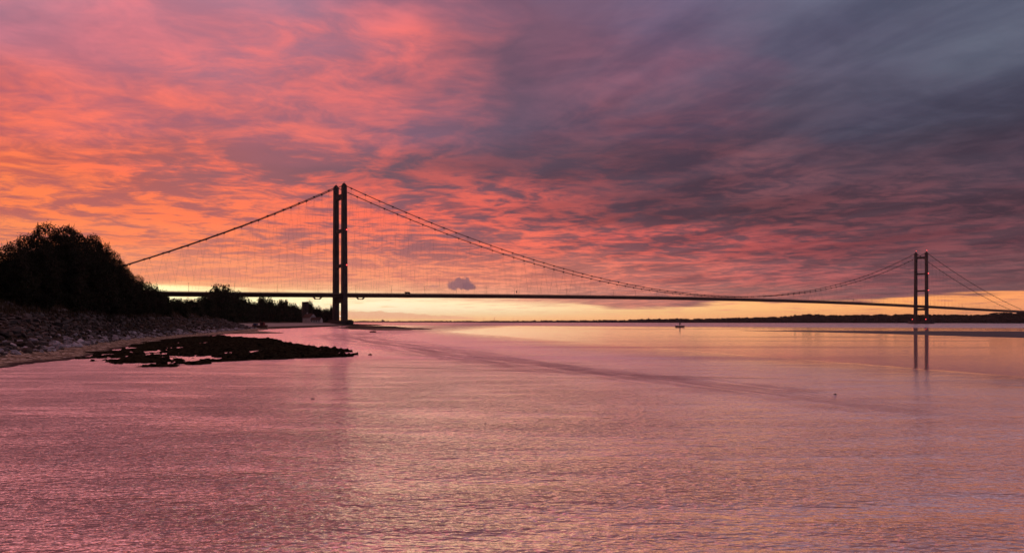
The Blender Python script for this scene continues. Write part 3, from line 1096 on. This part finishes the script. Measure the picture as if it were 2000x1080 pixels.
def boulder_words(px, z, pale):
    h = 'left edge of the photo' if px < 60 else ('tall thicket summit' if px < 150 else ('right flank of the thicket' if px < 260 else 'end of the thicket'))
    at = 'at the ' if px < 60 else 'below the '
    if pale:
        return 'pale grey limestone boulder by the shingle ' + at + h, 'pale boulders by the shingle ' + at + h
    v = 'low' if z < 2.3 else ('halfway up' if z < 4.5 else 'high')
    return 'dark brown boulder %s on the riprap slope %s%s' % (v, at, h), 'dark boulders %s on the slope %s%s' % (v, at, h)


for sz, x, y, z, size, k, pale, rot in items[:300]:
    o = link_mesh('boulder', pm[k, pale], None, (x, y, z))
    o.rotation_euler = rot
    o.scale = (size,) * 3
    l, gr = boulder_words(1000 + F * x / y, z, pale)
    tag(o, l, 'boulder', gr)


def merged_rocks(lst, name, mat):
    V, Fa, T, b = [], [], [], 0
    for sz, x, y, z, size, k, pale, rot in lst:
        vs, fs = proto[k]
        from mathutils import Euler
        m3 = np.array(Euler(rot).to_matrix())
        V.append(vs @ m3.T * size + np.array([x, y, z]))
        Fa.append(fs + b)
        T.append(np.full(len(fs), rr.random()))
        b += len(vs)
    me = np_mesh(name, np.concatenate(V), np.concatenate(Fa), mat)
    at = me.attributes.new('tone', 'FLOAT', 'FACE')
    at.data.foreach_set('value', np.concatenate(T).astype(np.float32)[:len(me.polygons)])
    return link_mesh(name, me)


rest = items[300:]
tag(merged_rocks([q for q in rest if not q[6]], 'riprap', M['rock']), 'smaller and farther dark stones of the riprap slope', 'riprap', kind='stuff')
tag(merged_rocks([q for q in rest if q[6]], 'pale_rubble', M['rock_pale']), 'farther pale stones scattered along the foot of the slope', 'rubble', kind='stuff')
print('rocks', len(items))

# ------------------------------------------------------------------ trees and shrubs
def crown_mesh(seed, n, spiky, mat, leaf=0.045, tall=1.0):
    """foliage in a unit crown (radius 1, height 0..1) made of many leaf sprays, lumpy outline"""
    g = np.random.default_rng(seed)
    nl = 26
    lobes = []
    for k in range(nl):                       # lumps over a dome
        a = 2.399963 * k + g.uniform(-.3, .3)
        q_ = (k + 0.5) / nl
        ph = math.acos(q_ * 0.98) 
        lobes.append((0.72 * math.sin(ph) * math.cos(a), 0.72 * math.sin(ph) * math.sin(a), (0.70 if tall == 1 else 0.86) * math.cos(ph) + 0.04, g.uniform(0.20, 0.33)))
    lobes += [(0, 0, 0.30, 0.55), (0.2, 0.1, 0.5, 0.4), (-0.2, -0.1, 0.45, 0.4)]
    lobes = np.array(lobes)
    pick = g.choice(len(lobes), n, p=(lobes[:, 3] ** 2) / (lobes[:, 3] ** 2).sum())
    d = g.normal(size=(n, 3))
    d /= np.linalg.norm(d, axis=1)[:, None]
    rad = g.uniform(0.35, 1.0, n) ** 0.5 * (1 + (0.05 if spiky else 0.03) * g.normal(size=n) ** 2)
    L = lobes[pick]
    P = L[:, :3] + d * rad[:, None] * L[:, 3:4] * np.array([1, 1, 0.85 / tall])
    P[:, 2] = np.abs(P[:, 2])
    # each spray: a bent pair of small triangles pointing outwards
    out = d * 0.8 + g.normal(size=(n, 3)) * 0.6 + np.array([0, 0, 0.35 if spiky else 0.0])
    out /= np.linalg.norm(out, axis=1)[:, None]
    side = np.cross(out, g.normal(size=(n, 3)))
    side /= np.linalg.norm(side, axis=1)[:, None]
    ln = leaf * g.uniform(0.6, 1.5, n)[:, None] * (1.1 if spiky else 1.0)
    wd = leaf * g.uniform(0.35, 0.7, n)[:, None] * (0.95 if spiky else 1.1)
    inner = g.random(n) < 0.32
    ln[inner] *= 3.0
    wd[inner] *= 3.5
    P[inner] = np.array([0, 0, 0.05]) + (P[inner] - np.array([0, 0, 0.05])) * 0.72
    if spiky:                                 # shoots standing out of the leaf surface
        sh_ = (g.random(n) < 0.035) & ~inner
        out[sh_] = d[sh_] * 0.5 + np.array([0, 0, 0.9])
        ln[sh_] *= 2.6
        wd[sh_] *= 0.8
    out = out * np.array([1, 1, 1 / tall])
    side = side * np.array([1, 1, 1 / tall])
    V = np.stack([P - side * wd * .6, P + out * ln * .5 - side * wd, P + out * ln, P + out * ln * .5 + side * wd], axis=1).reshape(-1, 3)
    V[:, 2] *= 1.0 / np.percentile(V[:, 2], 99.7)
    Fq = np.arange(4 * n).reshape(n, 4)
    me = np_mesh('crown', V, Fq, mat)
    return me


def limb_mesh(seed):
    rr_ = random.Random(seed)
    g = MB()
    g.tube([(0, 0, -0.15), (0.02, 0, 0.15), (0.0, 0.03, 0.5)], [0.06, 0.045, 0.02], 7)
    for k in range(7):
        a = rr_.uniform(0, 6.28)
        z = rr_.uniform(0.05, 0.35)
        r_ = rr_.uniform(0.4, 0.7)
        g.tube([(0, 0, z), (math.cos(a) * r_ * .5, math.sin(a) * r_ * .5, z + 0.14), (math.cos(a) * r_, math.sin(a) * r_, z + rr_.uniform(.25, .4))], [0.028, 0.016, 0.006], 5)
    return g.mesh('trunk', M['bark'])


BIG = [crown_mesh(11 + k, 36000, True, M['leaf2'], 0.032, 2.2) for k in range(3)]
MIDC = [crown_mesh(31 + k, 9000, False, M['leaf'], 0.045) for k in range(3)]
LOW = [crown_mesh(51 + k, 5000, False, M['leaf'], 0.06) for k in range(3)]
LIMB = [limb_mesh(k) for k in range(3)]


need = lambda D: 13.0 if D < 380 else (13.0 + 31.0 * min(1, (D - 380) / 150))


def tree(name, px, ytop, D, rpx, protos, label, cat, group, k, base=None, trunk=True):
    """a tree or shrub whose crown tops out at (px, ytop) when standing D metres away, rpx = half width in pixels"""
    r_ = rpx * D / F
    while sdf([((px - 1000) * D / F, D)], LAND)[0] < need(D) + 0.8 * r_:
        D *= 1.02
    x = (px - 1000) * D / F
    top = CAMZ + (HY - ytop) * D / F
    z0 = float(ground_z([(x, D)])[0]) if base is None else base
    h = max(1.5, top - z0)
    r_ = rpx * D / F
    e = empty(name, (x, D, z0 - 0.2), rr.uniform(0, 6.28))
    tag(e, label, cat, group)
    c = link_mesh('crown', protos[k % len(protos)], e)
    c.scale = (r_, r_, h * 1.05)
    if trunk:
        t__ = link_mesh('trunk', LIMB[k % 3], e)
        t__.scale = (r_, r_, h * 1.02)
    return e


# the tall thicket on the left: (pixel, top, distance, half width, label)
THICKET = [
    (-50, 494, 128, 70, 'leftmost thicket tree, cut by the left edge of the photo'),
    (-120, 490, 122, 72, 'thicket tree just outside the left edge of the photo'),
    (-210, 480, 116, 80, 'thicket tree well outside the left edge of the photo'),
    (18, 486, 130, 62, 'rounded low thicket tree at the left edge below the summit of the thicket'),
    (60, 466, 140, 60, 'thicket tree on the left shoulder of the tall thicket'),
    (104, 449, 150, 72, 'tallest thicket tree at the summit above the boulders'),
    (140, 456, 155, 66, 'thicket tree just right of the summit'),
    (170, 468, 160, 58, 'thicket tree high on the right slope of the thicket'),
    (192, 481, 164, 46, 'thicket tree halfway down the right slope, twigs against the sky'),
    (208, 496, 168, 45, 'thicket tree on the steep right flank above the bridge cable'),
    (223, 512, 172, 41, 'thicket tree where the bridge cable meets the thicket'),
    (240, 527, 178, 37, 'thicket tree just below the point where the cable disappears'),
    (259, 541, 184, 34, 'low thicket tree on the right foot of the thicket, below the cable'),
    (280, 553, 190, 29, 'small ragged thicket tree with open twigs at the right foot of the thicket'),
]
for k, (px, yt, D, rp, lb) in enumerate(THICKET):
    tree('thicket_tree', px, yt, D, rp, BIG, lb, 'tree', 'thicket trees on the left bank', k)
SHRUBS = [
    (300, 560, 205, 26, 'rounded bush left of where the bridge deck comes out'),
    (320, 570, 215, 17, 'dark bush touching the left end of the visible bridge deck'),
    (345, 584, 270, 30, 'low bush just under the left end of the bridge deck'),
    (372, 585, 300, 30, 'low bush under the deck, left of the tall dome-shaped tree'),
    (400, 576, 330, 26, 'left shoulder bush of the dome-shaped tree that crosses the deck'),
    (430, 561, 345, 36, 'dome-shaped tree rising in front of the bridge deck'),
    (458, 572, 350, 28, 'right shoulder bush of the dome-shaped tree that crosses the deck'),
    (478, 583, 370, 24, 'sloping bush right of the dome-shaped tree'),
    (494, 592, 400, 18, 'low bush in the dip between the dome-shaped tree and the next clump'),
    (512, 578, 560, 15, 'upright tree just touching the underside of the deck'),
    (528, 584, 620, 20, 'tree sloping down right of the upright one under the deck'),
    (552, 588, 700, 22, 'rounded tree midway between the upright tree and the mill tower'),
    (572, 594, 760, 18, 'low tree left of the mill tower'),
    (584, 600, 800, 14, 'small tree in the dip directly left of the mill tower'),
    (600, 592, 838, 10, 'ivy tree against the front of the mill tower'),
    (606, 590, 845, 11, 'pointed tree on the right side of the mill tower'),
    (620, 600, 850, 16, 'tree behind the roof of the white house'),
    (636, 604, 860, 14, 'low tree between the white house and the bridge tower'),
    (647, 598, 870, 5, 'small upright tree beside the left leg of the near bridge tower'),
    (650, 606, 900, 16, 'dark tree at the foot of the near bridge tower'),
]
for k, (px, yt, D, rp, lb) in enumerate(SHRUBS):
    tree('shore_tree', px, yt, D, rp, MIDC, lb, 'tree', 'trees along the left shore', k)
# second rank: lower dark bushes that close the wood towards the beach
BUSHL = ['low bramble bush at the wood edge above the nearest boulders', 'dark bramble bush at the foot of the tall thicket', 'low bush where the boulder slope narrows',
         'small dark bush behind the far end of the boulder slope']
for k in range(34):
    q = k / 33.0
    p = shore_point(12 + 330 * q ** 1.25, 21.5 + rr.uniform(-1.5, 2.5))
    if p is None: continue
    px = 1000 + F * p[0] / p[1]
    if px < -50: continue
    z0 = float(ground_z([p])[0])
    h = rr.uniform(3.2, 5.0)
    r_ = rr.uniform(3.2, 4.6)
    e = empty('bramble_bush', (p[0], p[1], z0 - 0.3), rr.uniform(0, 6.28))
    tag(e, BUSHL[min(3, int(q * 4))], 'bush', ('brambles above the nearest boulders', 'brambles at the foot of the thicket', 'brambles where the slope narrows', 'brambles at the far end of the slope')[min(3, int(q * 4))])
    c = link_mesh('crown', LOW[k % 3], e)
    c.scale = (r_, r_, h)

# tangled ground cover on top of the slope
def scatter_blades(n, u0, u1, s0, s1, hmin, hmax, seed, name, mat, label, cat, wd=0.05):
    g = np.random.default_rng(seed)
    pts = []
    while len(pts) < n:
        u = g.uniform(u0 ** .6, u1 ** .6) ** (1 / .6) if u0 > 0 else g.uniform(0, u1)
        p = shore_point(u, g.uniform(s0, s1))
        if p is not None and 1000 + F * p[0] / p[1] > -40: pts.append(p)
    P = np.array(pts)
    z = ground_z(P)
    k = len(P)
    a = g.uniform(0, 6.28, k)
    h = g.uniform(hmin, hmax, k)
    dx_ = np.cos(a) * wd
    dy_ = np.sin(a) * wd
    lean = g.normal(size=(k, 2)) * 0.25 * h[:, None]
    B = np.column_stack([P, z - 0.05])
    V = np.stack([B + np.column_stack([-dx_, -dy_, 0 * a]), B + np.column_stack([dx_, dy_, 0 * a]),
                  B + np.column_stack([lean[:, 0], lean[:, 1], h])], axis=1).reshape(-1, 3)
    me = np_mesh(name, V, np.arange(3 * k).reshape(k, 3), mat)
    return tag(link_mesh(name, me), label, cat, kind='stuff')


scatter_blades(26000, 5, 330, 13.5, 27, 0.4, 1.5, 5, 'bank_grass', M['dry_grass'], 'rank dry grass along the top of the boulder slope', 'grass', 0.07)

# ------------------------------------------------------------------ buildings on the left shore
M['white_wall'] = material('limewashed_wall', (0.60, 0.57, 0.55), 0.85, 0.08, 0.5)
M['roof_tile'] = material('clay_roof_tiles', (0.075, 0.038, 0.030), 0.85, 0.3, 1.5)
M['brick'] = material('dark_mill_brick', (0.10, 0.07, 0.055), 0.9, 0.3, 0.8, 0.3, 4.0)
M['timber'] = material('white_joinery', (0.75, 0.72, 0.70), 0.7, 0.05, 1.0)


def gable_house(root, w_, d_, h_, rh, off=(0, 0)):
    ox, oy = off
    g = MB()
    sec_ = [(-w_ / 2, 0), (w_ / 2, 0), (w_ / 2, h_), (0, h_ + rh), (-w_ / 2, h_)]
    g.loft([[(ox + a, oy + y, z) for a, z in sec_] for y in (-d_ / 2, d_ / 2)])
    wall = g.build('wall', M['white_wall'], root)
    g = MB()
    for sg in (-1, 1):
        p0, p1 = (sg * (w_ / 2 + 0.35), h_ - 0.28), (0, h_ + rh + 0.02)
        g.loft([[(ox + p0[0], oy + y, p0[1]), (ox + p1[0], oy + y, p1[1]), (ox + p1[0], oy + y, p1[1] + 0.22), (ox + p0[0], oy + y, p0[1] + 0.22)] for y in (-d_ / 2 - 0.12, d_ / 2 + 0.12)])
    g.build('roof', M['roof_tile'], root)
    return wall


hx, hy = (604.5 - 1000) * 800 / F, 800
hz = 3.4
house = empty('white_house', (hx, hy, hz), R(52))
tag(house, 'white gabled riverside house with red tiled roof left of the near bridge tower', 'house')
gable_house(house, 7.5, 11.5, 4.8, 3.6)
g = MB(); g.box((0, 3.5, 8.6), 0.9, 0.9, 2.2); g.box((0, 3.5, 9.8), 1.1, 1.1, 0.2)
g.build('chimney', M['white_wall'], house)
for x, z in ((-2, 1.6), (1.6, 1.6), (-1.8, 4.2), (1.8, 4.2)):
    g = MB(); g.box((x, -5.78, z), 1.2, 0.1, 1.5); fr = g.build('window', M['timber'], house)
    g = MB(); g.box((x, -5.85, z), 0.95, 0.06, 1.25); g.build('pane', M['glass'], fr)
for y in (-3.8, -1.0, 1.8, 4.2):
    g = MB(); g.box((3.78, y, 2.4), 0.1, 1.2, 1.6); fr = g.build('window', M['timber'], house)
    g = MB(); g.box((3.85, y, 2.4), 0.06, 0.95, 1.3); g.build('pane', M['glass'], fr)
cot = empty('white_cottage', ((618 - 1000) * 790 / F, 790, 3.2), R(-8))
tag(cot, 'lower white cottage with dark roof attached on the bridge side of the white house', 'cottage')
g = MB()
g.loft([[(x, y, z) for y, z in ((-2.8, 0), (2.8, 0), (2.8, 2.7), (0, 5.0), (-2.8, 2.7))] for x in (-5.2, 5.2)])
g.build('wall', M['white_wall'], cot)
g = MB()
for sg in (-1, 1):
    g.loft([[(x, sg * 3.1, 2.46), (x, 0, 5.02), (x, 0, 5.24), (x, sg * 3.1, 2.68)] for x in (-5.0, 5.0)])
g.build('roof', M['roof_tile'], cot)
for x in (-3.6, -1.2, 1.2, 3.6):
    g = MB(); g.box((x, -2.88, 1.5), 1.3, 0.1, 1.5); fr = g.build('window', M['timber'], cot)
    g = MB(); g.box((x, -2.95, 1.5), 1.0, 0.06, 1.2); g.build('pane', M['glass'], fr)
# old mill
mx_, my_ = (596 - 1000) * 860 / F, 860
mill = empty('mill_tower', (mx_, my_, 4.0), R(25))
tag(mill, 'square dark brick mill tower standing above the trees left of the bridge tower', 'mill')
g = MB()
g.loft([[(x * f, y * f, z) for x, y in ((-3.1, -3.1), (3.1, -3.1), (3.1, 3.1), (-3.1, 3.1))] for z, f in ((-1, 1.1), (20.2, 0.92))])
g.build('wall', M['brick'], mill)
g = MB()
g.box((0, 0, 20.5), 6.1, 6.1, 0.6)
g.build('parapet', M['brick'], mill)
for z in (8, 13, 17):
    g = MB(); g.box((0, -3.0, z), 1.0, 0.4, 1.6); g.build('window', M['glass'], mill)
    g = MB(); g.box((-3.0, 0, z), 0.4, 1.0, 1.6); g.build('window', M['glass'], mill)

# beached boat near the end of the boulders
M['blue_paint'] = material('blue_boat_paint', (0.04, 0.05, 0.14), 0.6, 0.3, 2.0)
M['red_paint'] = material('red_boat_paint', (0.22, 0.03, 0.03), 0.6, 0.3, 2.0)
M['brown_paint'] = material('brown_boat_hull', (0.16, 0.09, 0.07), 0.7, 0.3, 2.0)


def hull(g, L, B, H, z0=0.0, sheer=0.35):
    rings = []
    for k in range(13):
        u = -1 + k / 6.0
        bw_ = B / 2 * (1 - abs(u) ** 2.6 * (0.96 if u > 0 else 0.35))
        zt_ = z0 + H + sheer * u * u
        kz = z0 + 0.35 * H * max(0, u) ** 4
        rings.append([(u * L / 2, -bw_, zt_), (u * L / 2, -bw_ * .85, (zt_ + kz) / 2 - .05), (u * L / 2, 0, kz), (u * L / 2, bw_ * .85, (zt_ + kz) / 2 - .05), (u * L / 2, bw_, zt_)])
    g.loft(rings)


bx, by = (507 - 1000) * 445 / F, 445
bz = float(ground_z([(bx, by)])[0])
boat = empty('beached_boat', (bx, by, bz - 0.1), R(170))
tag(boat, 'small brown boat with blue bow and red mast drawn up past the boulders', 'boat')
g = MB(); hull(g, 8.5, 2.8, 1.5); g.build('hull', M['brown_paint'], boat)
g = MB(); g.box((2.3, 0, 2.1), 2.0, 1.6, 0.9); g.build('foredeck_cover', M['blue_paint'], boat)
g = MB(); g.box((-1.7, 0, 2.2), 2.1, 1.8, 1.5); g.box((-1.7, 0, 3.02), 2.4, 2.1, 0.12); ch = g.build('wheelhouse', M['red_paint'], boat)
g = MB(); g.box((-1.7, -0.93, 2.45), 1.6, 0.05, 0.6); g.box((-1.7, 0.93, 2.45), 1.6, 0.05, 0.6); g.build('window', M['glass'], ch)
g = MB(); g.tube([(-0.3, 0, 1.6), (-0.3, 0, 5.2)], [0.11, 0.06], 6); g.tube([(-0.3, 0, 4.0), (-2.2, 0, 2.9)], 0.05, 5); g.build('mast', M['red_paint'], boat)

# boat-shaped float moored in the channel
fx, fy = G(1328, 638.6)
M['float_hull'] = material('black_float_hull', (0.03, 0.02, 0.02), 0.6)
M['float_deck'] = material('weathered_float_deck', (0.35, 0.31, 0.28), 0.8)
fl = empty('light_float', (fx, fy, 0), R(4))
tag(fl, 'small dark boat-shaped navigation float with a short central mast moored in mid river', 'navigation float')
g = MB(); hull(g, 7.4, 2.6, 1.0, -0.25, 0.35); g.build('hull', M['float_hull'], fl)
g = MB(); g.loft([[(x, -0.9 * k, z), (x, 0.9 * k, z), (x, 0.9 * k, z + .28), (x, -0.9 * k, z + .28)] for x, k, z in ((-2.2, .6, .80), (0, 1, .72), (2.2, .6, .80))]); g.build('deck', M['float_deck'], fl)
g = MB()
for a in (0, 1.57, 3.14, 4.71):
    g.tube([(0.55 * math.cos(a), 0.55 * math.sin(a), 0.9), (0.3 * math.cos(a), 0.3 * math.sin(a), 3.4)], 0.07, 5)
g.box((0, 0, 2.5), 0.8, 0.8, 1.5)
tw = g.build('lantern_tower', M['float_hull'], fl)
g = MB(); g.tube([(0, 0, 3.4), (0, 0, 3.9)], 0.22, 8); g.build('lantern', M['glass'], tw)

# stones showing in the shallows
for k, (px, py, s, lb) in enumerate(((1632, 770, 0.17, 'small dark stone awash in the shallows on the right'), (611, 779, 0.16, 'tiny dark stone awash in the shallows below the seaweed spit'),
                                     (725, 693.3, 0.55, 'small dark stone off the tip of the seaweed spit'), (728, 649.0, 2.0, 'dark boulder in the water off the beach near the bridge tower'))):
    x, y = G(px, py)
    o = link_mesh('stone', np_mesh('stone', proto[k][0], proto[k][1], M['weed']), None, (x, y, 0.04 * s))
    o.scale = (s * 1.7, s, s * 0.9)
    tag(o, lb, 'stone')

# ------------------------------------------------------------------ far shore
PROF = [(640, 629.8, 9000), (700, 629.4, 8500), (800, 628.6, 7800), (860, 628.4, 7500), (900, 628.6, 7200), (1000, 628.0, 6000), (1060, 627.6, 5500), (1100, 627.0, 5000), (1200, 626.6, 4400), (1240, 625.0, 4200),
        (1320, 623.6, 3900), (1400, 623.0, 3600), (1440, 621.5, 3450), (1500, 620.6, 3300), (1540, 618.5, 3200), (1553, 615.0, 3150), (1600, 614.4, 3050), (1613, 617.0, 3000), (1660, 616.5, 2900),
        (1700, 615.4, 2820), (1760, 615.0, 2720), (1850, 615.4, 2600), (1920, 616.0, 2500), (1940, 612.5, 2350), (1975, 611.5, 2300), (2100, 611.0, 2250), (2400, 606, 2150), (2800, 604, 2100)]
pp = np.array(PROF)
pxs = np.arange(640, 2800, 6.0)
shoreD = np.interp(pxs, pp[:, 0], pp[:, 2])
ytop = np.interp(pxs, pp[:, 0], pp[:, 1])
ny = 10
V = []
for p_, D0, yt in zip(pxs, shoreD, ytop):
    for k in range(ny):
        q = k / (ny - 1.0)
        D = D0 * (1 + 0.30 * q)
        ztop = max(1.5, CAMZ + (HY - yt - 0.2) * (D0 * 1.22) / F)
        z = -1.0 + (ztop + 1.0) * min(1.0, (q / 0.75)) ** 0.8 if q < 0.9 else ztop * 0.8
        z += 0.04 * ztop * math.sin(p_ * 0.031 + k)
        V.append(((p_ - 1000) * D / F, D, z))
V = np.array(V)
nx = len(pxs)
i, j = np.meshgrid(np.arange(nx - 1), np.arange(ny - 1), indexing='ij')
q = (i * ny + j).ravel()
M['far_land'] = material('far_fields', (0.020, 0.016, 0.012), 1.0, 0.4, 0.006, spec=0.0)
tag(link_mesh('far_shore', np_mesh('far_shore', V, np.column_stack([q, q + ny, q + ny + 1, q + 1]), M['far_land'], True)), 'low hills and fields of the opposite shore', kind='structure')
# woodland of the far shore: thousands of small crowns
g3 = np.random.default_rng(99)
ico = bmesh.new()
bmesh.ops.create_icosphere(ico, subdivisions=1, radius=1.0)
iv = np.array([v.co[:] for v in ico.verts])
ifc = np.array([[v.index for v in f.verts] for f in ico.faces])
ico.free()
VV, FF, b = [], [], 0
for k in range(9000):
    p_ = g3.uniform(640, 2150)
    q = g3.choice([0.02, 0.05, 0.1, 0.25, 0.5, 0.72]) + g3.uniform(0, 0.06)
    D0 = np.interp(p_, pp[:, 0], pp[:, 2])
    yt = np.interp(p_, pp[:, 0], pp[:, 1])
    dens = vnoise(np.array([p_]), np.array([q * 300]), 14.0)[0]
    if dens < 0.30: continue
    D = D0 * (1 + 0.30 * q)
    ztop = max(1.5, CAMZ + (HY - yt - 0.2) * (D0 * 1.22) / F)
    zg = -1.0 + (ztop + 1.0) * min(1.0, (q / 0.75)) ** 0.8
    sz = D / F * g3.uniform(0.6, 1.7) * (0.7 + 0.6 * dens)
    zc = max(zg, 0.3)
    vs = iv * (1 + 0.35 * g3.normal(size=(len(iv), 1))) * np.array([sz * 1.4, sz * 1.4, sz]) + np.array([(p_ - 1000) * D / F, D, zc + sz * 0.3])
    VV.append(vs)
    FF.append(ifc + b)
    b += len(iv)
tag(link_mesh('far_woodland', np_mesh('far_woodland', np.concatenate(VV), np.concatenate(FF), M['leaf_far'])), 'dark band of far-off woods along the opposite shore', 'woodland', kind='stuff')

# masts and a water tower on the horizon
for px, yt, D, rad, lb in ((944.5, 619.5, 6700, 1.3, 'faint thin mast on the horizon, leftmost of the three'), (965.5, 619.0, 6600, 2.2, 'dark chimney-like mast on the horizon, tallest of the three'),
                           (1002, 622.0, 6100, 1.5, 'short thin mast on the horizon, rightmost of the three')):
    x = (px - 1000) * D / F
    hgt = (HY - yt) * D / F + CAMZ
    g = MB(); g.tube([(0, 0, 0), (0, 0, hgt)], [rad, rad * 0.6], 6)
    e = g.build('radio_mast', M['cable_steel'], None, loc=(x, D, 0))
    tag(e, lb, 'mast', 'masts on the horizon')
D = 8200
g = MB()
g.tube([(0, 0, 0), (0, 0, 16)], 5.5, 8); g.tube([(0, 0, 14), (0, 0, 17), (0, 0, 24), (0, 0, 26)], [5, 9, 9, 4], 10)
tag(g.build('water_tower', M['concrete'], None, loc=((747 - 1000) * D / F, D, 0)), 'tiny water tower standing on the flat horizon right of the near bridge tower', 'water tower')

# ------------------------------------------------------------------ haze over the estuary
HAZE = 3e-5
if HAZE > 0:
    g = MB()
    g.loft([[(x, y, z) for x, y in ((-9000, -60), (9000, -60), (9000, 14000), (-9000, 14000))] for z in (-4.0, 175.0)])
    hm = bpy.data.materials.new('haze_air')
    hm.use_nodes = True
    n = NT(hm.node_tree)
    v = n.n('ShaderNodeVolumePrincipled')
    v.inputs['Color'].default_value = (0.97, 0.90, 0.86, 1)
    v.inputs['Density'].default_value = HAZE
    o = n.n('ShaderNodeOutputMaterial')
    n.put(o.inputs['Volume'], v.outputs[0])
    tag(g.build('haze', hm), 'thin dawn haze over the river', kind='stuff')
